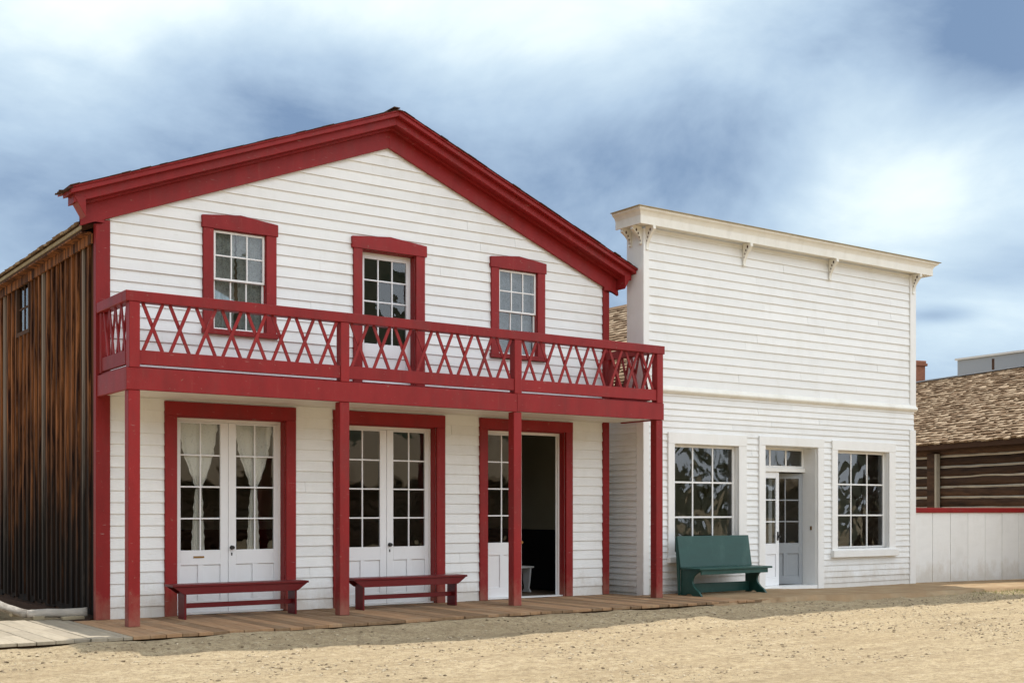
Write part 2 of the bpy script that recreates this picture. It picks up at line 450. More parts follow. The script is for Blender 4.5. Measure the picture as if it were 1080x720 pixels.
# left side wall: upright boards with battens
mb = MB()
sw = (19.28, 19.95, 4.17, 4.88)
rs = random.Random(4)
y = AY+.06
while y < 26.0:
    w = rs.uniform(.22, .27)
    def seg(a, b, dx0, dx1, z0, z1):
        zs = [(z0, z1)]
        if b > sw[0]-.05 and a < sw[1]+.05: zs = [(z0, sw[2]-.05), (sw[3]+.05, z1)]
        r = rs.random()*.42 if dx0 == 0 else .42+.58*rs.random()  # low values darken the boards, so the battens look lit
        for p, q in zs:
            if q-p > .05: mb.box(AXL-dx1, AXL-dx0, a, b, p, q, r)
    seg(y, y+w-.004, .0, .020+rs.uniform(0,.004), .05+rs.uniform(-.02,.02), 5.08)
    bw = rs.uniform(.05, .075); seg(y+w-bw/2, y+w+bw/2, .025, .052+rs.uniform(0,.008), .08+rs.uniform(-.03,.06), 5.06)
    y += w
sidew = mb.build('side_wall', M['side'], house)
mb = MB()
mb.box(AXL+.001, AXL+.12, AY+.131, 26, 0, 5.1, .5); mb.box(AXL, AXR, 26.001, 26.12, 0, 5.1, .5)
mb.build('wall_core', M['darkwood'], house)
mb = MB(); mb.box(AXR-.12, AXR-.001, AY+.131, 26, 0, 5.1, .5); clap(mb, lambda u, d, z: (AXR-.001+d, u, z), AY+.14, 26, 0, 5.1, .152, seed=31); mb.build('right_wall', M['white'], house)  # unseen face, white siding added to bounce light into the gap
mb = MB(); mb.box(AXL-.03, AXR-.03, AY+.3, 26, -.12, .0, .5); mb.build('foundation', M['darkwood'], house)
# side window
sf = MB()
for a, b, c, d in ((sw[0]-.06, sw[0], sw[2]-.06, sw[3]+.06), (sw[1], sw[1]+.06, sw[2]-.06, sw[3]+.06)):
    sf.box(AXL-.058, AXL-.001, a, b, c, d)
sf.box(AXL-.057, AXL-.001, sw[0], sw[1], sw[2]-.06, sw[2]); sf.box(AXL-.057, AXL-.001, sw[0], sw[1], sw[3], sw[3]+.06)
sf.box(AXL-.03, AXL-.01, (sw[0]+sw[1])/2-.012, (sw[0]+sw[1])/2+.012, sw[2], sw[3])
sf.box(AXL-.029, AXL-.011, sw[0], sw[1], 4.52, 4.545)
swin = sf.build('side_window', M['darkwood'], house)
g = MB(); g.add([(AXL-.018, sw[1], sw[2]), (AXL-.018, sw[0], sw[2]), (AXL-.018, sw[0], sw[3]), (AXL-.018, sw[1], sw[3])], [(0,1,2,3)])
g.build('glass', M['glass'], swin)
# roof slabs with shingles, fascia and rafter ends on the left eave
mb = MB(); rs_ = .455
def mainz(x): return 7.13 - rs_*abs(x-AXC)
for sgn in (-1, 1):
    xe = 4.55 if sgn < 0 else 13.42
    mb.prism([(xe, mainz(xe)), (AXC, mainz(AXC)), (AXC, mainz(AXC)-.10), (xe, mainz(xe)-.10)], 'y', AY+.14, 26.2, .5)
roof = mb.build('roof', M['darkwood'], house)
mb = MB(); L = math.hypot(AXC-4.50, rs_*(AXC-4.50)); cs, sn = (AXC-4.50)/L, rs_*(AXC-4.50)/L
shingles(mb, lambda u, s, h: (4.50+s*cs-h*sn, u, mainz(4.50)+.004+s*sn+h*cs), AY+.14, 26.2, L, seed=5)
mb.build('roof_shingles', M['shingle'], roof)
mb = MB(); mb.box(4.535, 4.55, AY+.1, 26.2, mainz(4.55)-.075, mainz(4.55)-.03); mb.build('eave_fascia', M['block'], roof)
mb = MB(); mb.box(4.551, AXL-.06, AY+.1, 26, 4.99, 5.01); mb.box(AXL-.085, AXL-.061, AY+.07, 26, 4.86, 4.988); mb.build('eave_soffit', M['side'], roof)
# corner boards
mb = MB(); mb.box(AXL-.055, AXL+.13, AY-.045, AY+.0, 0.002, 5.16); mb.box(AXL-.055, AXL-.002, AY+.001, AY+.055, .002, 5.14); mb.build('corner_board', M['red'], house, .004)
mb = MB(); mb.box(AXR-.10, AXR+.03, AY-.045, AY+.08, 0.002, 5.30); mb.build('corner_board', M['red'], house, .004)
# raking cornice
def rake(mb, xl, xr, top, bot, y0, y1):
    for xe in (xl, xr):
        ztop = lambda x: roofz(x)+top
        zbot = lambda x: roofz(x)+bot
        mb.prism([(xe, zbot(xe)), (AXC, zbot(AXC)), (AXC, ztop(AXC)), (xe, ztop(xe))], 'y', y0, y1, .4 if xe == xl else .6)
mb = MB()
rake(mb, 4.48, 13.44, -.15, -.485, AY-.075, AY-.03)
for xe, s in ((4.48, -1), (13.44, 1)):      # squared lower ends of the frieze
    mb.prism([(xe, 5.12), (xe-s*.3, 5.12+.0), (xe-s*.3, roofz(xe-s*.3)-.475), (xe, roofz(xe)-.475)], 'y', AY-.074, AY-.031, .5)
fz = mb.build('frieze_board', M['red'], house, .004)
mb = MB()
rake(mb, 4.34, 13.55, -.085, -.20, AY-.29, AY-.03)
rake(mb, 4.28, 13.585, -.022, -.087, AY-.375, AY-.02)
rake(mb, 4.26, 13.60, .0, -.024, AY-.40, AY+.15)
rake(mb, 4.42, 13.48, -.198, -.235, AY-.16, AY-.076)
for xe, s in ((4.34, -1), (13.55, 1)):
    mb.prism([(xe, roofz(xe)-.11), (xe-s*.149, roofz(xe)-.11), (xe-s*.149, roofz(xe)-.36)], 'y', AY-.30, AY-.076, .5)
mb.build('rake_cornice', M['red'], house, .004)
mb = MB(); rr = random.Random(8)
for xe, s in ((4.26, -1), (13.60, 1)):
    x = xe
    while (AXC-x)*-s > 0.05:
        x2 = x - s*rr.uniform(.10, .2); a, b = sorted((x, x2))
        h = rr.uniform(.004, .012)
        mb.prism([(a, roofz(a)+.002), (b-.003, roofz(b-.003)+.002), (b-.003, roofz(b)+.002+h), (a, roofz(a)+.002+h)], 'y', AY-.415+rr.uniform(-.015,.01), AY+.1)
        x = x2
for k in range(5):
    yy = AY-.40+k*.1
    mb.bar((4.30, yy, 5.43+rr.uniform(-.02,.02)), (4.18+rr.uniform(0,.05), yy+.02, 5.40+rr.uniform(-.02,.02)), .07, .01)
mb.bar((AXC-.05, AY-.40, APEX+.018), (AXC-.05, AY+.3, APEX+.018), .10, .012)
mb.build('cornice_shingles', M['darkwood'], house)

def casing(o, l, r, top, th=.048, bottom=0, peak=0, ext=0, name='casing', m=None, parent=None, y=AY, recess=.15):
    b = MB()
    b.box(o[0]-l, o[0], y-th, y+.004, o[2]-bottom if not bottom else o[2], o[3]); b.box(o[1], o[1]+r, y-th, y+.004, o[2], o[3])
    if peak:
        x0, x1 = o[0]-l-ext, o[1]+r+ext
        b.prism([(x0, o[3]), (x1, o[3]), (x1, o[3]+top), ((x0+x1)/2, o[3]+top+peak), (x0, o[3]+top)], 'y', y-th-.012, y+.004)
        b.prism([(x0-.015, o[3]+top), (x1+.015, o[3]+top), (x1+.015, o[3]+top+.018), ((x0+x1)/2, o[3]+top+peak+.018), (x0-.015, o[3]+top+.018)], 'y', y-th-.03, y+.004) if False else None
    else:
        b.box(o[0]-l, o[1]+r, y-th-.003, y+.004, o[3], o[3]+top)
    if bottom: b.box(o[0]-l-.02, o[1]+r+.02, y-th-.02, y+.004, o[2]-bottom, o[2])
    # reveals
    if recess:
        b.box(o[0]-.004, o[0]+.012, y+.0045, y+recess, o[2], o[3]-.0125); b.box(o[1]-.012, o[1]+.004, y+.0045, y+recess, o[2], o[3]-.0125)
        b.box(o[0]-.004, o[1]+.004, y+.0045, y+recess, o[3]-.012, o[3]+.003)
    return b.build(name, m or M['red'], parent, .004)

# upper windows: six over six sashes
def sash_window(o, lab, cur):
    w = casing(o, .148, .152, .165, peak=.06, ext=.02, name='window', parent=house, recess=.06, bottom=.072)
    w['label'] = lab
    b = MB(); yy = AY+.02; e = .03
    zm = (o[2]+o[3])/2 - .005
    gl = None
    for z0, z1, y in ((zm, o[3]-.012, yy-.01), (o[2], zm+.03, yy+.022)):
        b.box(o[0]+.012, o[0]+.012+e, y-.014, y+.014, z0, z1, .5); b.box(o[1]-.012-e, o[1]-.012, y-.014, y+.014, z0, z1, .5)
        b.box(o[0]+.012+e, o[1]-.012-e, y-.0135, y+.0135, z0, z0+e, .5); b.box(o[0]+.012+e, o[1]-.012-e, y-.0135, y+.0135, z1-e, z1, .5)
        bars, g = panes(o[0]+.012+e, o[1]-.012-e, z0+e, z1-e, 3, 2, y, .02)
        n0 = len(b.v); b.v += bars.v; b.r += bars.r; b.f += [tuple(i+n0 for i in f) for f in bars.f]
        if gl is None: gl = g
        else:
            n0 = len(gl.v); gl.v += g.v; gl.r += g.r; gl.f += [tuple(i+n0 for i in f) for f in g.f]
    b.build('sash', M['white_trim'], w, .002)
    gl.build('glass', M['glass'], w)
    if cur == 'lace':
        mx = (o[0]+o[1])/2
        curtain(w, [(o[3], o[0], mx-.005), (o[2], o[0], mx-.03)], AY+.12, m=M['sheer'], amp=.02)
        curtain(w, [(o[3], mx+.005, o[1]), (o[2], mx+.04, o[1])], AY+.12, m=M['sheer'], amp=.02)
    else:
        curtain(w, [(o[3], o[0], o[1]), (o[2], o[0], o[1])], AY+.14, m=M['shade'], amp=.004)
    return w
sash_window(w1, 'red-cased upper window with lace curtains behind the balcony rail', 'lace')
sash_window(w3, 'red-cased upper window right of the balcony door', 'shade')
# upper balcony door
cu = casing(dU, .145, .155, .165, peak=.06, ext=.03, name='balcony_door', parent=house, recess=.14)
leaf_door(cu, dU[0]+.012, dU[1]-.012, dU[2]+.01, dU[3]-.012, AY+.13, dU[0]+.11, dU[1]-.085, 3.90, 5.16, 3, 4, M['door_white'], npan=1)
# ground floor double doors
def double_door(o, lab, mid, gz=(.87, 2.60), knob=True, slot=False, openr=False):
    c = casing(o, .165 if o is not d3 else .15, .15 if o is not d3 else .14, o is d3 and .17 or .19, name='double_door', parent=house, recess=.17)
    if lab: c['label'] = lab
    y = AY+.155
    f = MB(); f.box(o[0]+.012, o[1]-.012, y-.03, y+.03, o[3]-.055, o[3]-.012); f.box(o[0]+.012, o[1]-.012, AY+.03, y+.05, .002, .02)
    f.box(o[0]+.012, o[0]+.045, y-.03, y+.03, .02, o[3]-.055); f.box(o[1]-.045, o[1]-.012, y-.03, y+.03, .02, o[3]-.055)
    f.build('door_frame', M['white_trim'], c, .002)
    x0, x1 = o[0]+.046, o[1]-.046; st = .075
    leaf_door(c, x0, mid-.003, .022, o[3]-.058, y, x0+st-.01, mid-.115, gz[0], gz[1], 2, 4, M['door_white'])
    if openr:
        leaf_door(c, mid+.003, x1, .022, o[3]-.058, y, mid+.115, x1-st+.01, gz[0], gz[1], 2, 4, M['door_white'], hinge=x1, ang=-R(140))
    else:
        leaf_door(c, mid+.003, x1, .022, o[3]-.058, y, mid+.115, x1-st+.01, gz[0], gz[1], 2, 4, M['door_white'])
    k = MB(); kx = mid+.05 if not openr else mid-.04
    k.tube([(kx, y-.022, .90), (kx, y-.05, .90), (kx, y-.055, .90), (kx, y-.085, .90)], [.012, .012, .03, .022], 12)
    k.tube([(kx, y-.0215, .90), (kx, y-.03, .90)], .03, 14)
    k.build('door_knob', M['brass'] if openr else M['iron'], c, smooth=False)
    if not openr: k = MB(); k.box(kx-.008, kx+.008, y-.028, y-.0205, .79, .83); k.build('keyhole_plate', M['iron'], c)
    if slot:
        k = MB(); k.box(6.05, 6.20, y-.03, y-.0205, .765, .79); k.build('mail_slot', M['brass'], c)
    return c
c1 = double_door(d1, 'double door with tied lace curtains and a brass mail slot', 6.55, slot=True)
for a, b in ((5.86, 6.43), (6.665, 7.24)):
    m_ = (a+b)/2 + .01
    curtain(c1, [(2.60, a, b), (2.2, a+.07, b-.06), (1.92, m_-.12, m_+.13), (1.72, m_-.045, m_+.045), (1.5, m_-.075, m_+.06), (.85, m_-.11, m_+.085)], AY+.205, amp=.012)
double_door(d2, 'double door with dark glass behind the middle bench', 9.06)
double_door(d3, 'double door with its right leaf standing open', 11.57, gz=(.90, 2.62), openr=True)
# interior rooms
mb = MB()
mb.box(AXL+.125, AXL+.13, AY+.35, 20.5, .02, 2.75); mb.box(AXL+.13, AXR-.13, 20.5, 20.52, 1.08, 2.75)
mb.box(AXL+.13, AXR-.13, AY+.14, 20.5, 2.76, 2.80); mb.box(10.1, 10.2, AY+.35, 20.5, .02, 2.75)
mb.box(AXL+.13, AXR-.13, 20.5, 20.52, 3.2, 5.0)
mb.box(12.95, 13.0, AY+.4, 20.5, 1.08, 2.75)
mb.build('interior_wall', M['plaster'], house)
mb = MB(); mb.box(10.2, AXR-.13, 20.47, 20.499, .02, 1.08); mb.box(12.93, 12.949, AY+.4, 20.47, .02, 1.08); mb.box(12.6,12.93, 19.0, 19.05,.02,2.2); mb.build('wainscot', M['wainscot'], house)
mb = MB()
for k in range(45): mb.box(AXL+.13+k*.185, AXL+.13+k*.185+.18, AY+.14, 20.46, -.01, .004)
mb.box(AXL+.13, AXR-.13, AY+.14, 20.46, 3.0, 3.15)
mb.build('interior_floor', M['floor'], house)

# ---- balcony
BY0 = 14.67
bal = MB()
for k in range(59):     # deck planks
    x = 4.74+k*.146
    bal.box(x, x+.14, BY0+.06+random.uniform(-.004,.004), AY-.045 if x < 13.1 else AY-.2, 3.145, 3.168)
balcony = bal.build('balcony', M['red'], house)
b = MB()
for xa, xb, dz in ((4.70, 10.50, 0), (10.503, 13.43, .004)):
    b.box(xa, xb, BY0, BY0+.05, 2.875+dz, 3.143+dz)
b.box(4.70, 4.75, BY0+.051, AY-.046, 2.875, 3.143); b.box(13.38, 13.43, BY0+.051, AY-.2, 2.879, 3.143)
b.build('beam', M['red'], balcony, .005)
b = MB()
b.box(4.752, 13.378, BY0+.06, AY-.05, 2.90, 2.915)
b.build('balcony_ceiling', M['cream_trim'], balcony)
PX = (4.80, 7.65, 10.52, 13.345)
for i, x in enumerate(PX):
    p = MB(); p.box(x-.072, x+.072, BY0+.012, BY0+.156, 0, 2.874, random.random()); p.build('post', M['red'], balcony, .006)
    p = MB(); p.box(x-.065, x+.065, BY0-.004, BY0+.13, 3.146, 3.944, random.random()); p.build('railing_post', M['red'], balcony, .005)
for x in (AXL+.04, AXR-.03):
    p = MB(); p.box(x-.06, x+.06, AY-.16, AY-.05, 3.17, 3.944); p.build('railing_post', M['red'], balcony, .005)
b = MB()
b.box(4.69, 13.44, BY0-.012, BY0+.14, 3.945, 4.075); b.box(4.69, 4.83, BY0+.141, AY-.05, 3.945, 4.075); b.box(13.17, 13.30, BY0+.141, AY-.05, 3.945, 4.075)
b.build('handrail', M['red'], balcony, .006)
def lattice(P, a, b, n, z0=3.36, z1=3.945):
    m = MB(); pitch = (b-a)/n
    for k in range(n):
        c = a+(k+.5)*pitch; h = pitch*.36
        for s, d in ((1, .0), (-1, .019)):
            p, q = P(c-s*h, d, z0), P(c+s*h, d, z1)
            m.bar(p, q, .018, .041, up=(Vector(q)-Vector(p)).cross(Vector(P(1,1,0))-Vector(P(1,0,0))))
    return m
rails = MB()
for xa, xb in zip(PX[:-1], PX[1:]):
    lattice(lambda u, d, z: (u, BY0+.03+d, z), xa+.066, xb-.066, 8).build('lattice_panel', M['red'], balcony)
    rails.box(xa+.066, xb-.066, BY0+.01, BY0+.06, 3.19, 3.362)
lattice(lambda u, d, z: (4.745+d, u, z), BY0+.14, AY-.165, 4).build('lattice_panel', M['red'], balcony)
lattice(lambda u, d, z: (13.225+d, u, z), BY0+.14, AY-.165, 4).build('lattice_panel', M['red'], balcony)
rails.box(4.73, 4.78, BY0+.141, AY-.165, 3.19, 3.362); rails.box(13.21, 13.26, BY0+.141, AY-.165, 3.19, 3.362)
rails.build('bottom_rail', M['red'], balcony, .004)

# ============================================================ FALSE FRONT STORE
SF = 15.40/15.05
def sx(x): return x*SF
def sz(z): return 1.4+(z-1.4)*SF
BY = 15.40; BXL, BXR = 13.63, 20.90
BB = -.075
store = thing('false_front_store', 'white store with tall square false front and bracketed cream cornice', 'store', ((BXL+BXR)/2, BY, BB))
bw1 = (sx(13.985), sx(15.50), sz(.67), sz(2.535)); bw2 = (sx(18.11), sx(19.62), sz(.70), sz(2.545)); bd = (sx(16.165), sx(17.56), BB, sz(2.575))
inn = [bw1, bw2, bd]
ztop = sz(2.725)
out = [(bw1[0]-.15, bw1[1]+.20, bw1[2]-.12, ztop), (bw2[0]-.16, bw2[1]+.20, bw2[2]-.15, ztop), (bd[0]-.16, bd[1]+.17, BB, ztop)]
LZ = sz(3.385)
mb = MB()
clap(mb, PF(BY), BXL+.10, BXR-.155, BB, 3.04, .112, out, seed=21, lip=.02, joint=4.5)
clap(mb, PF(BY), BXL+.01, BXR-.01, 3.04, LZ-.02, .112, (), seed=22, lip=.02, joint=4.5)
clap(mb, PF(BY), BXL+.10, BXR-.155, LZ+.11, sz(6.06), .150, (), seed=23, lip=.020, joint=4.5)
fw = mb.build('front_wall', M['white'], store)
mb = MB()
slab_holes(mb, BXL, BXR, BB, 6.14, inn, BY+.005, BY+.12)
mb.build('sheathing', M['white'], fw)
mb = MB()
clap(mb, PL(BXL), BY+.145, 17.6, BB, 3.30, .104, (), seed=24, lip=.026)
mb.build('side_wall', M['white'], store)
mb = MB()
mb.box(BXL, BXL+.12, BY+.121, 24, BB, 3.45, .5); mb.box(BXR-.12, BXR, BY+.121, 24, BB, 3.45, .5); mb.box(BXL, BXR, 24, 24.12, BB, 3.45, .5)
mb.build('wall_core', M['white'], store)
# false front return, corner boards
mb = MB()
mb.box(BXL-.001, BXL+.14, BY+.1205, BY+.385, 3.30, 6.14); mb.box(BXR-.14, BXR+.001, BY+.1205, BY+.385, 3.46, 6.14); mb.box(BXL+.14, BXR-.14, BY+.345, BY+.385, 3.46, 6.14)
mb.build('parapet_return', M['metal'] if False else M['white_trim'], store)
for a, b_ in ((BXL-.03, BXL+.10), (BXR-.155, BXR+.03)):
    p = MB(); p.box(a, b_, BY-.04, BY+.0, LZ+.09, 6.14); 
    if a < 15: p.box(BXL-.03, BXL-.002, BY+.001, BY+.39, LZ, 6.14)
    p.build('corner_board', M['white_trim'], store, .004)
    p = MB(); p.box(a, b_, BY-.038, BY+.0, BB+.002, 3.038)
    if a < 15: p.box(BXL-.03, BXL-.002, BY+.001, BY+.14, BB+.002, 3.30)
    p.build('corner_board', M['white_trim'], store, .004)
# belt ledge between storeys
p = MB(); p.prism([(BY+.004, LZ-.02), (BY-.045, LZ-.02), (BY-.085, LZ+.02), (BY-.085, LZ+.045), (BY-.03, LZ+.112), (BY+.004, LZ+.112)], 'x', BXL-.03, BXR+.03)
p.build('belt_ledge', M['cream_trim'], store, .003)
# cornice: stacked rings swept round three sides
def ring(mb, prof):
    n = len(prof); path = []
    for o, z in prof:
        f = min(1, o/.33)
        path.append([(BXL-o*1.15, BY+.42, z), (BXL-o*1.15, BY-o, z), (BXR+o*1.45, BY-o, z), (BXR+o*1.45, BY+.42, z)])
    vs = [q for ring_ in path for q in ring_]; fs = []
    for i in range(n):
        for k in range(3):
            j = (i+1) % n
            fs.append((i*4+k, i*4+k+1, j*4+k+1, j*4+k))
    fs.append(tuple(i*4 for i in range(n))); fs.append(tuple(i*4+3 for i in reversed(range(n))))
    mb.add(vs, fs, .5)
T = sz(6.345)
p = MB(); ring(p, [(-.12, T-.035), (.30, T-.035), (.29, T-.07), (.255, T-.10), (.235, T-.135), (.225, T-.16), (.225, T-.295), (.20, T-.295), (.20, T-.27), (-.12, T-.27)])
p.build('cornice', M['cream_trim'], store, .003)
p = MB(); ring(p, [(-.13, T-.034), (.325, T-.034), (.325, T-.022), (-.13, T-.004)]); p.build('cornice_cap', M['block'], store)
def bracket(x0, x1, side=False, h=.40, dep=.20):
    # scrolled bracket under the soffit
    zt = T-.275; pts = [(0, zt), (-dep, zt), (-dep, zt-.05)]
    for k in range(9):
        a = k/8; pts.append((-dep*(1-a)**1.7*.92-.025, zt-.07-(h-.12)*a))
    pts += [(-.035, zt-h), (0, zt-h)]
    m = MB()
    if not side: m.prism([(BY-.026+u, z) for u, z in pts], 'x', x0, x1)
    else:
        m.prism([(BXL-.031+u, z) for u, z in pts], 'y', x0, x1)
    o = m.build('bracket', M['cream_trim'], store, .003)
    for dz, rr_, uu in ((.075, .022, -dep*.62), (.13, .018, -dep*.42), (.19, .014, -dep*.3), (.25, .011, -dep*.2)):
        for q in ((x0-.0015,) if not side else (x0-.0015,)):
            vs = []; hl = MB()
            for k in range(8):
                t = k*math.pi/4
                if not side: vs.append((q, BY-.026+uu+rr_*math.cos(t)*.8, zt-dz+rr_*math.sin(t)*1.3))
                else: vs.append((BXL-.031+uu+rr_*math.cos(t)*.8, q, zt-dz+rr_*math.sin(t)*1.3))
            hl.add(vs, [tuple(range(8))]); hl.build('scroll_hole', M['darkwood'], o)
for x in (sx(15.60), sx(17.86)): bracket(x, x+.06)
bracket(BXL+.02, BXL+.08); bracket(BXR-.09, BXR-.03); bracket(BY+.0, BY+.06, True, .30); bracket(BY+.26, BY+.32, True, .30)
# windows with nine panes
def shop_window(o, l, r, sill, lab):
    b = MB(); th = .045
    b.box(o[0]-l, o[0], BY-th, BY+.004, o[2]-.03, o[3]); b.box(o[1], o[1]+r, BY-th, BY+.004, o[2]-.03, o[3]); b.box(o[0]-l, o[1]+r, BY-th-.003, BY+.004, o[3], ztop)
    b.box(o[0]-l-.02, o[1]+r+.03, BY-th-.06, BY+.004, o[2]-sill, o[2]-.03); b.box(o[0], o[1], BY-th, BY+.2, o[2]-.03, o[2])
    b.box(o[0]-.004, o[0]+.01, BY+.0045, BY+.16, o[2], o[3]-.011); b.box(o[1]-.01, o[1]+.004, BY+.0045, BY+.16, o[2], o[3]-.011); b.box(o[0]-.004, o[1]+.004, BY+.0045, BY+.16, o[3]-.01, o[3]+.003)
    w = b.build('window', M['white_trim'], store, .004); w['label'] = lab
    s = MB(); y = BY+.09; e = .04; x0, x1, z0, z1 = o[0]+.011, o[1]-.011, o[2]+.001, o[3]-.012
    s.box(x0, x0+e, y-.02, y+.02, z0, z1, .5); s.box(x1-e, x1, y-.02, y+.02, z0, z1, .5); s.box(x0+e, x1-e, y-.019, y+.019, z0, z0+e, .5); s.box(x0+e, x1-e, y-.019, y+.019, z1-e, z1, .5)
    bars, g = panes(x0+e, x1-e, z0+e, z1-e, 3, 3, y, .03)
    n0 = len(s.v); s.v += bars.v; s.r += bars.r; s.f += [tuple(i+n0 for i in f) for f in bars.f]
    s.build('sash', M['white_trim'], w, .003); g.build('glass', M['wavy'], w)
shop_window(bw1, .15, .20, .13, 'nine-pane window behind the green bench')
shop_window(bw2, .16, .20, .16, 'nine-pane window right of the store door')
# doorway: deep recess, transom, two half-glazed leaves
b = MB(); o = bd; th = .045; dy = BY+.32
b.box(o[0]-.16, o[0], BY-th, BY+.004, BB+.002, o[3]); b.box(o[1], o[1]+.17, BY-th, BY+.004, BB+.002, o[3]); b.box(o[0]-.16, o[1]+.17, BY-th-.004, BY+.004, o[3], ztop+.01)
b.box(o[0]-.02, o[0]+.012, BY+.0045, dy+.04, BB, o[3]-.013); b.box(o[1]-.012, o[1]+.02, BY+.0045, dy+.04, BB, o[3]-.013); b.box(o[0]-.02, o[1]+.02, BY+.0045, dy+.04, o[3]-.012, o[3]+.02)
b.box(o[0], o[1], BY-.03, dy+.05, BB+.001, .012)
sd = b.build('store_door', M['white_trim'], store, .004)
b = MB(); x0, x1 = o[0]+.013, o[1]-.013; tz0, tz1 = 2.255, 2.545
b.box(x0, x1, dy-.06, dy+.03, 2.14, 2.215); b.box(x0, x0+.05, dy-.02, dy+.02, 2.2155, 2.60); b.box(x1-.05, x1, dy-.02, dy+.02, 2.2155, 2.60); b.box(x0+.05, x1-.05, dy-.02, dy+.02, tz1, 2.60); b.box(x0+.05, x1-.05, dy-.02, dy+.02, 2.2155, tz0)
bars, g = panes(x0+.05, x1-.05, tz0, tz1, 3, 1, dy, .04)
n0 = len(b.v); b.v += bars.v; b.r += bars.r; b.f += [tuple(i+n0 for i in f) for f in bars.f]
b.build('transom', M['white_trim'], sd, .003); g.build('glass', M['wavy'], sd)
mid = (x0+x1)/2 + .02
leaf_door(sd, x0, mid-.003, .015, 2.138, dy, x0+.09, mid-.085, .80, 2.02, 2, 3, M['door_white'])
leaf_door(sd, mid+.003, x1-.01, .015, 2.12, dy+.01, mid+.075, x1-.085, .80, 2.02, 2, 3, M['door_shaded'], hinge=x1-.01, ang=-R(30))['label'] = 'right leaf of the store door standing ajar, shade painted into its grey'
k = MB(); k.tube([(mid-.04, dy-.02, .93), (mid-.04, dy-.06, .93), (mid-.04, dy-.085, .93)], [.012, .028, .02], 10); k.box(mid-.06, mid-.02, dy-.029, dy-.0225, .86, 1.02); k.build('door_knob', M['iron'], sd)
k = MB(); k.box(o[1]-.022, o[1]-.0125, BY+.10, BY+.14, 1.05, 1.12); k.build('latch_plate', M['brass'], sd)
# store roof with shingles
rx, rz, re, rez = (BXL+BXR)/2, 5.82, 13.42, 3.50
mb = MB()
mb.prism([(re, rez), (rx, rz), (rx, rz-.12), (re, rez-.12)], 'y', BY+.39, 24.3, .5)
mb.prism([(2*rx-re, rez), (rx, rz), (rx, rz-.12), (2*rx-re, rez-.12)], 'y', BY+.39, 24.3, .5)
rf = mb.build('roof', M['darkwood'], store)
L = math.hypot(rx-re, rz-rez); cs, sn = (rx-re)/L, (rz-rez)/L
mb = MB(); shingles(mb, lambda u, s, h: (re-.02+s*cs-h*sn, u, rez+.004+s*sn+h*cs), BY+.39, 24.3, L, seed=9, th=.02, jit=.02)
mb.bar((rx-.08, BY+.39, rz+.0), (rx-.08, 24.3, rz+.0), .2, .02, up=(-sn,0,cs)); mb.build('roof_shingles', M['shingle'], rf)
mb = MB()
mb.prism([(BXL+.12, 3.45), (BXR-.12, 3.45), (rx, rz-.13)], 'y', 23.9, 24.0, .5); mb.build('back_gable', M['white'], store)
mb = MB(); mb.box(BXL+.121, BXR-.121, 20.5, 20.55, 0, 3.2); mb.box(BXL+.121, BXR-.121, BY+.35, 20.5, 3.2, 3.25); mb.build('interior_wall', M['plaster'], store)
mb = MB(); mb.box(BXL+.121, BXR-.121, BY+.121, 20.5, -.05, .0); mb.build('interior_floor', M['floor'], store)
# ============================================================ BENCHES
def red_bench():
    t = thing('bench', 'low red plank bench in front of the lace-curtained double door', 'bench', (6.43, 15.38, 0), 0, 'low red benches on the boardwalk', world=False)
    b = MB(); b.box(-.955, .955, -.155, .155, .425, .455); b.build('seat', M['bench_red'], t, .004)
    for y in (-.14, .12):
        b = MB(); b.prism([(-.94, .4245), (.94, .4245), (.80, .325), (-.80, .325)], 'y', y, y+.022); b.build('apron', M['bench_red'], t, .003)
    for x in (-.79, .765):
        b = MB(); b.prism([(-.117, 0), (-.117, .4245), (.119, .4245), (.119, 0)], 'x', x, x+.028); b.build('leg', M['bench_red'], t, .003)
    b = MB(); b.box(-.76, .763, -.015, .015, .14, .205); b.build('stretcher', M['bench_red'], t, .003)
    return t
rb = red_bench()
rb2 = copy_tree(rb); rb2.location = (9.03, 15.38, 0); rb2['label'] = 'low red plank bench between the second and third balcony posts'
t = thing('bench', 'dark green bench with high plank back under the left store window', 'bench', (14.93, 14.80, 0), 0, world=False)
b = MB(); b.box(-.86, .86, -.30, .17, .43, .462); b.build('seat', M['green'], t, .004)
b = MB(); b.box(-.80, .78, -.27, -.245, .355, .4295); b.build('apron', M['green'], t, .003)
b = MB()
b.prism([(.16, .4625), (.185, .4625), (.27, .985), (.245, .985)], 'x', -.86, .84); b.build('backrest', M['green'], t, .004)
for x in (-.83, .70):
    pts = [(.19, 0), (.19, .4295), (-.245, .4295)]
    for k in range(9):
        a = k/8; pts.append((-.235+.17*math.sin(math.pi*a)**.8*(1-.15*a), .40-.33*a))
    pts += [(-.30, .0), (-.10, 0), (-.04, .03), (.04, .03), (.09, 0)]
    b = MB(); b.prism(pts, 'x', x, x+.04); b.build('leg', M['green'], t, .003)
b = MB(); b.box(-.79, .70, .10, .13, .03, .19); b.build('stretcher', M['green'], t, .003)
for x in (-.862, .822):
    b = MB(); b.prism([(.1905, .0), (.23, .0), (.295, .97), (.272, .97), (.1905,.45)], 'x', x, x+.03); b.build('back_post', M['green'], t, .003)
# white stool inside the open door
t = thing('stool', 'small white stool just inside the open doorway', 'stool', (13.05, 18.0, .004), 0, world=False)
t.location = (12.30, 17.1, .006)
b = MB(); b.box(-.2, .2, -.14, .14, .42, .45); b.build('seat', M['door_white'], t)
for x in (-.16, .13):
    b = MB(); b.prism([(-.12, 0), (-.06, .06), (-.09, .2), (-.12, .419), (.12, .419), (.09, .2), (.06, .06), (.12, 0)], 'x', x, x+.03); b.build('leg', M['door_white'], t)

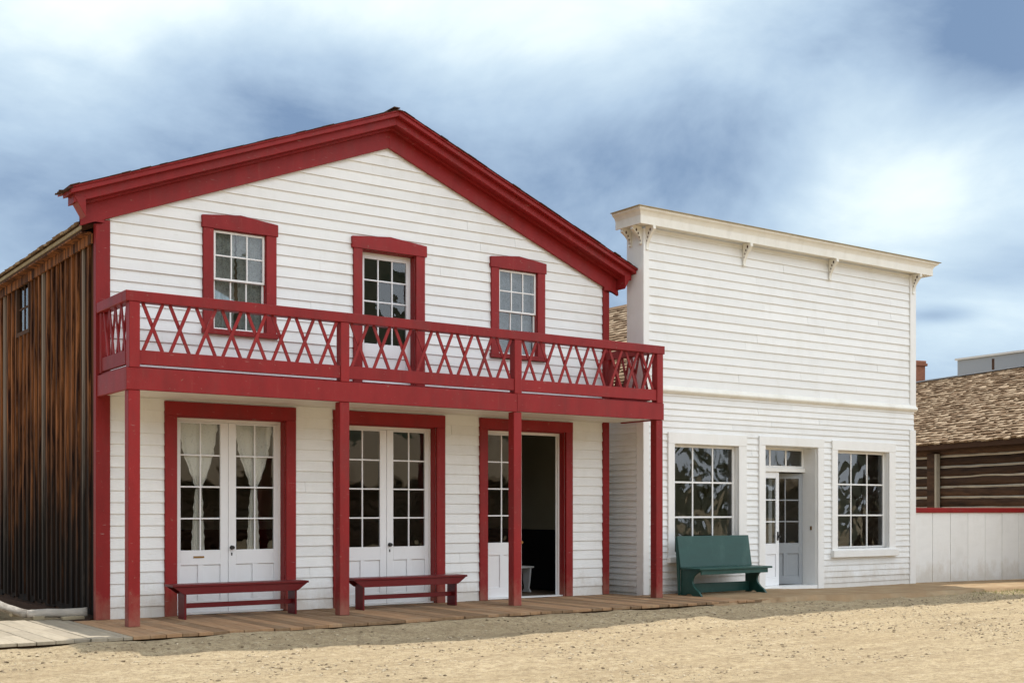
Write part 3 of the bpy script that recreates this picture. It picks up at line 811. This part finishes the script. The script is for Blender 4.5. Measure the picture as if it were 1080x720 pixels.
# ============================================================ FENCE, CABIN, FAR BUILDING
fa, fb = Vector((20.96, 15.42, 0)), Vector((25.4, 14.75, 0)); fd = (fb-fa).normalized(); fl = (fb-fa).length
fence = thing('board_fence', 'white upright-board fence with a red cap rail beside the store', 'fence', tuple(fa), math.atan2(fd.y, fd.x), world=False)
b = MB(); x = 0
while x < fl:
    w = .50; b.box(x+.006, x+w-.006, random.uniform(-.003,.003), .03, -.05, 1.375); x += w
b.build('fence_boards', M['white'], fence, .004)
b = MB(); b.box(-.0, fl, -.035, .06, 1.376, 1.475); b.build('cap_rail', M['red'], fence, .005)

cab = thing('log_cabin', 'brown chinked log cabin with a shingled roof behind the white fence', 'cabin', (26.2, 19.3, -.05), -R(15), world=False)
y0, y1 = -8.0, 9.0
b = MB(); ch = MB(); rs = random.Random(6); z = .14; k = 0
while z < 3.0:
    rad = .135+rs.uniform(-.008,.012)
    pts = [(.45+.02*noise.noise(Vector((i*.7, k*2., 0))), y0+(y1-y0)*i/40, z+.035*noise.noise(Vector((i*.35, k*1.7, 5)))) for i in range(41)]
    b.tube(pts, rad, 10, .18)
    pc = [(.375, p[1], p[2]+.128) for p in pts]
    ch.tube(pc, .034, 6, .5)
    z += .255; k += 1
cw = b.build('log_wall', M['logs'], cab, smooth=True); ch.build('chinking', M['chink'], cw)
b = MB(); b.box(.55, 6.4, y0, y1, 0, 2.95); b.prism([(.4, 2.95), (6.6, 2.95), (3.5, 5.0)], 'y', y1-.2, y1-.1); b.build('wall_core', M['darkwood'], cab)
b = MB(); yp = -.55
b.box(.20, .36, yp, yp+.30, 0, 2.9); b.build('wall_post', M['logs'], cab, .01)
b = MB(); b.box(.19, .30, yp-.075, yp-.004, 0, 2.88); b.build('post_trim', M['chink'], cab)
b = MB(); e = 3.05+.05; rzz = 5.17+.05
b.prism([(0, e), (3.5, rzz), (3.5, rzz-.12), (0, e-.12)], 'y', y0, y1+.3); b.prism([(7.0, e), (3.5, rzz), (3.5, rzz-.12), (7.0, e-.12)], 'y', y0, y1+.3)
rf = b.build('roof', M['darkwood'], cab)
L = math.hypot(3.5, rzz-e); cs, sn = 3.5/L, (rzz-e)/L
b = MB(); shingles(b, lambda u, s, h: (-.03+s*cs-h*sn, u, e+.004+s*sn+h*cs), y0, y1+.3, L+.03, expo=.14, wmin=.08, wmax=.2, seed=14, th=.03, jit=.03)
b.build('roof_shingles', M['shingle'], rf)
b = MB(); b.bar((3.5, y0, rzz+.05), (3.5, y1+.3, rzz+.05), .22, .03); b.build('ridge_cap', M['metal'], rf)
b = MB(); b.box(3.5, 3.9, 4.35, 4.75, 4.9, 5.78); b.box(3.45, 3.95, 4.30, 4.80, 5.78, 5.86); b.box(3.48, 3.92, 4.33, 4.77, 5.86, 5.94); b.build('chimney', M['brick'], cab, .01)
b = MB(); b.tube([(3.6, 1.2, 5.1), (3.6, 1.2, 5.62)], .035, 8); b.build('vent_pipe', M['darkwood'], cab)

t = thing('flat_roofed_building', 'plain pale grey flat-topped building rising behind the log cabin roof', 'building', (39.5, 27.2, 0), -R(4.65), world=False)
b = MB(); b.box(0, 8, -14, 0, -.1, 6.98); b.build('wall', M['metal'], t, .02)
b = MB(); b.box(-.06, 8.06, -14.06, .06, 6.98, 7.05); b.build('roof_edge', M['white_trim'], t)

# ============================================================ BOARDWALK, LOGS
rs = random.Random(12)
def deck(x0, x1, name, m, back):
    mb = MB(); x = x0
    while x < x1:
        w = rs.uniform(.17, .20); xb = min(x+w-.006, x1)
        yb = back(x)
        z = rs.uniform(-.004, .003); f = 13.60 + .05*math.sin(x*.8) + rs.uniform(-.02, .02)
        ym = rs.uniform(14.2, 15.2) if x < 4.6 else None
        if ym:
            mb.box(x, xb, f, ym-.004, -.04, z); mb.box(x, xb, ym, yb, -.04, z-.002)
        else: mb.box(x, xb, f, yb, -.04, z)
        x += w
    o = mb.build(name, m, None, .004); o['kind'] = 'structure'; return o
deck(-8, 4.42, 'boardwalk', M['plank_grey'], lambda x: 16.35 if x > 3.9 else 16.5)
deck(4.425, 13.4, 'boardwalk', M['plank'], lambda x: AY+.02)
deck(13.405, 15.4, 'boardwalk', M['plank'], lambda x: BY-.002)
mb = MB()
x = -8
while x < 15.2:
    l = rs.uniform(2.2, 3.4); mb.box(x, min(x+l-.01, 15.3), 13.68, 13.74, -.16, -.042-rs.uniform(0,.005)); x += l
o = mb.build('boardwalk_joist', M['darkwood']); o['kind'] = 'structure'
def log(p, q, r0, r1, lab, sag=.03):
    p = Vector(p); q = Vector(q); n = 12; pts = []; rad = []
    for i in range(n+1):
        a = i/n; c = p.lerp(q, a)
        c += Vector((.03*noise.noise(Vector((a*3, p.x, 1))), .03*noise.noise(Vector((a*3, p.y, 5))), -sag*math.sin(a*math.pi)+.015*noise.noise(Vector((a*4,2,2)))))
        pts.append(c); rad.append(r0+(r1-r0)*a)
    m = MB(); m.tube(pts, rad, 12, .25); o = m.build('log', M['log_grey'], None, smooth=True)
    return tag(o, lab, 'log', 'grey logs lying along the foot of the dark wooden side wall')
log((3.98, 16.42, .075), (4.68, 16.22, .085), .055, .07, 'short grey log lying beside the red corner board of the house', 0)
log((3.97, 20.5, .17), (4.0, 16.52, .07), .07, .055, 'long grey log running back along the dark wooden side wall', .02)
for i, (x, y, w, l, lab) in enumerate(((4.10, 16.36, .07, .05, 'small square wooden block under the joint of the two grey logs'), (4.48, 16.16, .14, .05, 'flat wooden block beneath the right end of the short grey log'), (3.98, 17.1, .05, .07, 'small wooden block under the long grey log'))):
    m = MB(); m.box(x-w, x+w, y-l, y+l, .0, .042 if i else .05); tag(m.build('wood_block', M['block'], None, .006), lab, 'block')

# ============================================================ GROUND
def fbm(x, y, s, o=4):
    return noise.fractal(Vector((x*s, y*s, 7.3)), 1.0, 2.0, o)
def sstep(a, b, x):
    t = max(0, min(1, (x-a)/(b-a))); return t*t*(3-2*t)
def gz(x, y):
    z = -.065 - .10*sstep(13.5, 12.7, y)*sstep(17, 11, x) - .075*sstep(12.5, 18.5, x) - .02*sstep(12.7, 11, y)
    z += (.02 + .03*fbm(x, 4., 1.4))*sstep(.45, 0, abs(y-13.45))
    z += .012*fbm(x, y, 2.6)*(1 if abs(y) < 40 else 0)
    z += .012*fbm(x, y, .9) + (.006*fbm(x, y, 5.) if abs(y) < 40 else 0)
    for yc in (11.2, 9.4): z -= .014*math.exp(-((y-yc-.25*math.sin(x*.13))/.22)**2)
    return z
def axis_(lo, hi, step, far):
    a = [lo+(hi-lo)*i/int((hi-lo)/step) for i in range(int((hi-lo)/step)+1)]
    pre = []; d = step; x = lo
    while x > far[0]: d *= 1.35; x -= d; pre.append(x)
    post = []; d = step; x = hi
    while x < far[1]: d *= 1.35; x += d; post.append(x)
    return list(reversed(pre)) + a + post
xs = axis_(0, 26, .07, (-700, 700)); ys = axis_(8, 15.6, .05, (-700, 700))
vs = []; nx = len(xs)
for y in ys:
    for x in xs:
        z = gz(x, y) if (-30 < x < 60 and -10 < y < 40) else -.14
        if y > 15.35 and x < 20.8: z = min(z, -.1)
        vs.append((x, y, z))
fs = [(j*nx+i, j*nx+i+1, (j+1)*nx+i+1, (j+1)*nx+i) for j in range(len(ys)-1) for i in range(nx-1)]
m = MB(); m.add(vs, fs, .5); g = m.build('ground', M['ground'], smooth=True); g['kind'] = 'structure'
# dirt path along the store front, flush with the boards
xs2 = [13.45+i*.09 for i in range(140)]; ys2 = [13.45+i*.06 for i in range(34)]; vs = []
for y in ys2:
    for x in xs2:
        e = min(1, (y-13.45)/.35); top = -.035+.044*sstep(13.45, 14.7, x+.5*fbm(x, y, 1.3)) - .064*sstep(15.6, 18.5, x)
        q_ = sstep(.0, .5, e*3.2-.3 + .6*fbm(x, 3., 2.2)); z = -.17 + (top+.17)*q_ + .006*fbm(x, y, 4.)*sstep(14.6,15.8,x)
        vs.append((x, min(y, BY-.002 if x < 20.9 else 15.7), z))
fs = [(j*140+i, j*140+i+1, (j+1)*140+i+1, (j+1)*140+i) for j in range(33) for i in range(139)]
m = MB(); m.add(vs, fs, .5); p_ = m.build('path', surf('packed_dirt', (.31,.21,.12), .95, 0, .15, 2, (1,1,1), .8, 30, .02, col2=(.38,.29,.18), c2=(.45,.7), c2s=1.5, spec=.1), smooth=True); p_['kind'] = 'structure'
# pebbles
m = MB(); rs = random.Random(77)
for k in range(30000):
    x = rs.uniform(1, 25); y = 8.2 + (13.5-8.2)*rs.random()
    if y > 13.4 and x < 15: continue
    if fbm(x, y, .8) + rs.uniform(-.35, .35) < 0: continue
    s = .004+.017*rs.random()**5; c = Vector((x, y, gz(x, y)+s*.15))
    a = rs.uniform(0, 6.28); ca, sa = math.cos(a), math.sin(a); vs = []
    for dx, dy, dz in ((1,0,0),(0,1,0),(-1,0,0),(0,-1,0),(0,0,.7),(0,0,-.6),(.7,.7,.35),(-.7,.6,.3)):
        q = s*rs.uniform(.75, 1.25); vs.append((c.x+(dx*ca-dy*sa)*q*1.3, c.y+(dx*sa+dy*ca)*q, c.z+dz*q))
    m.add(vs, [(4,0,6),(4,6,1),(4,1,7),(4,7,2),(4,2,3),(4,3,0),(0,5,1,6),(1,5,2,7),(2,5,3),(3,5,0)])
o = m.build('pebbles', M['pebble']); tag(o, 'small loose stones scattered over the dirt street', 'pebbles', kind='stuff')
# grass
m = MB()
for k in range(1500):
    if k < 1150: x = rs.gauss(21.6, 1.0); y = rs.gauss(13.3, .22)
    else: x = rs.uniform(19.0, 25); y = rs.gauss(12.4, .5)
    z = gz(x, y); h = rs.uniform(.02, .07); a = rs.uniform(0, 6.28); lx, ly = math.cos(a), math.sin(a); w = .004
    m.add([(x-ly*w, y+lx*w, z-.005), (x+ly*w, y-lx*w, z-.005), (x+lx*h*.5, y+ly*h*.5, z+h)], [(0,1,2)])
o = m.build('grass', M['grass']); tag(o, 'thin green grass at the edge of the path by the fence', 'grass', kind='stuff')

# ============================================================ ACROSS THE STREET (mirrored in the glass)
m = MB(); vs = []; n = 120; rad = (120, 170, 240, 330, 420)
for j, r in enumerate(rad):
    for i in range(n+1):
        a = R(150) + R(250)*i/n
        e_ = 13.0 - 10.6*sstep(300, 313, math.degrees(a)); h = (0, .35, .75, 1, .9)[j] * math.tan(R(e_ + 1.6*fbm(math.cos(a)*2, math.sin(a)*2, 3.)))*330*(r/330 if j < 4 else 1)
        vs.append((r*math.cos(a), r*math.sin(a), -.5+max(0, h)+ (2*fbm(r*math.cos(a), r*math.sin(a), .03) if j else 0)))
m.add(vs, [(j*(n+1)+i, j*(n+1)+i+1, (j+1)*(n+1)+i+1, (j+1)*(n+1)+i) for j in range(4) for i in range(n)], .5)
o = m.build('hills', M['hill'], smooth=True); o['kind'] = 'structure'
t = thing('log_barn', 'low log barn across the street, seen mirrored in the house door panes', 'barn', (19.5, -9, -.1), R(-3), world=False)
b = MB(); z = .15
while z < 3: b.tube([(-12, 0, z), (12, 0, z)], .14, 8, .1); z += .27
b.build('log_wall', M['logs'], t, smooth=True)
b = MB(); b.box(-12, 12, -6, -.15, 0, 2.9); b.build('wall_core', M['darkwood'], t)
b = MB(); b.prism([(.4, 2.9), (-3, 5.0), (-3, 4.85), (.4, 2.75)], 'x', -12.4, 12.4); b.prism([(-6.4, 2.9), (-3, 5.0), (-3, 4.85), (-6.4, 2.75)], 'x', -12.4, 12.4); b.build('roof', M['shingle'], t)
def tree(x, y, h, lab):
    t = thing('tree', lab, 'tree', (x, y, -.1), 0, world=False)
    b = MB(); b.tube([(0,0,0), (.1,0,h*.3), (0,.1,h*.7)], [.22,.16,.06], 8); 
    for k in range(5):
        a = k*1.3; b.tube([(0.05,0,h*(.3+.07*k)), (math.cos(a)*h*.2, math.sin(a)*h*.2, h*(.5+.07*k))], [.07,.02], 6)
    b.build('trunk', M['darkwood'], t)
    b = MB(); q = random.Random(int(x*7))
    for k in range(1500):
        a = q.uniform(0, 6.28); u = q.uniform(-1, 1); rr = (q.random()**.4)*(1+.35*noise.noise(Vector((math.cos(a)*2, math.sin(a)*2, u*2))))
        px, py, pz = math.cos(a)*rr*h*.28*math.sqrt(1-u*u), math.sin(a)*rr*h*.28*math.sqrt(1-u*u), h*.62+u*rr*h*.36
        s = .16; d = [Vector((q.uniform(-1,1), q.uniform(-1,1), q.uniform(-1,1)))*s for _ in range(3)]
        b.add([Vector((px,py,pz))+d[0], Vector((px,py,pz))+d[1], Vector((px,py,pz))+d[2]], [(0,1,2)])
    b.build('crown', M['leaf'], t)
tree(52, -22, 6, 'leafy tree right of the barn across the street')

# ============================================================ SKY, SUN, CAMERA
sun_to = Vector((.09, .42, 1)).normalized()
el = math.asin(sun_to.z); az = math.atan2(sun_to.x, sun_to.y)
w = bpy.data.worlds.new('World'); sc.world = w; w.use_nodes = True
t = NT(w.node_tree); bg = w.node_tree.nodes['Background']
sky = t.n('ShaderNodeTexSky'); sky.sky_type = 'NISHITA'; sky.sun_disc = False
sky.sun_elevation = el; sky.sun_rotation = az; sky.air_density = 1.0; sky.dust_density = 1.2; sky.ozone_density = 1.5
co = t.n('ShaderNodeTexCoord').outputs['Generated']
sp = t.n('ShaderNodeSeparateXYZ'); t.l(co, sp.inputs[0])
TH = R(35.35)
def direc(px, py):
    lx, uz = (px-540)/1283., (539-py)/1283.
    return Vector((math.cos(TH)*lx+math.sin(TH), -math.sin(TH)*lx+math.cos(TH), uz)).normalized()
# cloud sheets seen in perspective: direction divided by its height
zz = t.math('ADD', t.math('MAXIMUM', sp.outputs[2], 0.), .22)
pv = t.n('ShaderNodeCombineXYZ'); t.l(t.math('DIVIDE', sp.outputs[0], zz), pv.inputs[0]); t.l(t.math('DIVIDE', sp.outputs[1], zz), pv.inputs[1])
pl = t.mapping(pv.outputs[0], (.95, .85, 1), (3.1, 1.7, 0), (0, 0, R(25)))
nA = t.noise(pl, 1.1, 9, .56, .45)
nB = t.noise(t.mapping(co, (2.4, 2.4, 4.2), (1.3, 0, .4)), 1.9, 9, .56, .35)
dens = t.math('ADD', t.math('MULTIPLY', nA, .85), t.math('MULTIPLY', nB, .70))
def blob(px, py, r0, amp, flat=1.6):
    global dens
    d = direc(px, py)
    mp = t.mapping(co, (1, 1, flat), (0, 0, 0))
    vm = t.n('ShaderNodeVectorMath', operation='DISTANCE'); t.l(mp, vm.inputs[0]); vm.inputs[1].default_value = (d.x, d.y, d.z*flat)
    dens = t.math('ADD', dens, t.ramp(vm.outputs['Value'], 0, r0, amp, 0, True))
blob(90, -10, .24, .46); blob(560, -30, .28, .38); blob(330, -50, .18, .20); blob(760, 20, .2, .16); blob(960, 175, .20, .26, 2.0); blob(1000, 380, .2, .14, 2)
blob(200, 160, .34, -.14, 2.2); blob(1080, 30, .17, -.24, 1.4); blob(800, 110, .12, -.10, 1.2); blob(370, 70, .14, -.10, 1.)
blob(560, 180, .2, -.06, 1.5); blob(988, 332, .045, -.22, 4.); blob(1060, 285, .10, -.14, 4.)
cw_ = t.ramp(dens, .58, 1.20)
cr = t.n('ShaderNodeValToRGB'); e = cr.color_ramp.elements
e[0].position = 0; e[0].color = (.17,.26,.41,1); e[1].position = 1; e[1].color = (.86,.92,.90,1)
for pos, c in ((.16, (.28,.385,.53)), (.36, (.40,.525,.665)), (.62, (.56,.69,.79)), (.82, (.74,.85,.88))):
    x_ = e.new(pos); x_.color = c + (1,)
t.l(cw_, cr.inputs[0])
cl = t.n('ShaderNodeVectorMath', operation='SCALE'); t.l(cr.outputs[0], cl.inputs[0]); cl.inputs['Scale'].default_value = 8.6
# bright cloud bank added out of sight behind the viewer to light the fronts
bk = t.ramp(t.math('ADD', t.math('MULTIPLY', sp.outputs[1], -.85), t.math('MULTIPLY', sp.outputs[0], .52)), -.05, .65, 0, 1, True)
bkc = t.n('ShaderNodeVectorMath', operation='SCALE'); t.l(cl.outputs[0], bkc.inputs[0]); t.l(t.math('ADD', t.math('MULTIPLY', bk, 1.7), 1.), bkc.inputs['Scale'])
hi_ = t.math('MULTIPLY', t.math('MAXIMUM', t.ramp(sp.outputs[2], .45, .8, 0, 1, True), bk), .8)
skc = t.mix(.93, sky.outputs[0], bkc.outputs[0])
skc = t.mix(hi_, skc, t.mix(bk, (6.2,6.1,5.9), (14.6,15.2,15.8)))
t.l(skc, bg.inputs['Color']); bg.inputs['Strength'].default_value = .12

sl = bpy.data.lights.new('sun', 'SUN'); sl.energy = 3.9; sl.angle = R(.55); sl.color = (1, .96, .90)
so = bpy.data.objects.new('sun', sl); C.objects.link(so); so.rotation_euler = (-sun_to).to_track_quat('-Z', 'Y').to_euler()

cd = bpy.data.cameras.new('camera'); cam = bpy.data.objects.new('camera', cd); C.objects.link(cam)
cam.location = (0, 0, 1.4); cam.rotation_euler = (R(90), 0, -TH)
cd.sensor_width = 36; cd.lens = 1283/1080*36; cd.shift_y = 179/1080; cd.clip_end = 3000; cd.clip_start = .05
sc.camera = cam
for o in bpy.data.objects:
    if 'w' in o: del o['w']
sc.view_settings.view_transform = 'Standard'; sc.view_settings.look = 'None'; sc.view_settings.exposure = .23; sc.view_settings.gamma = 1
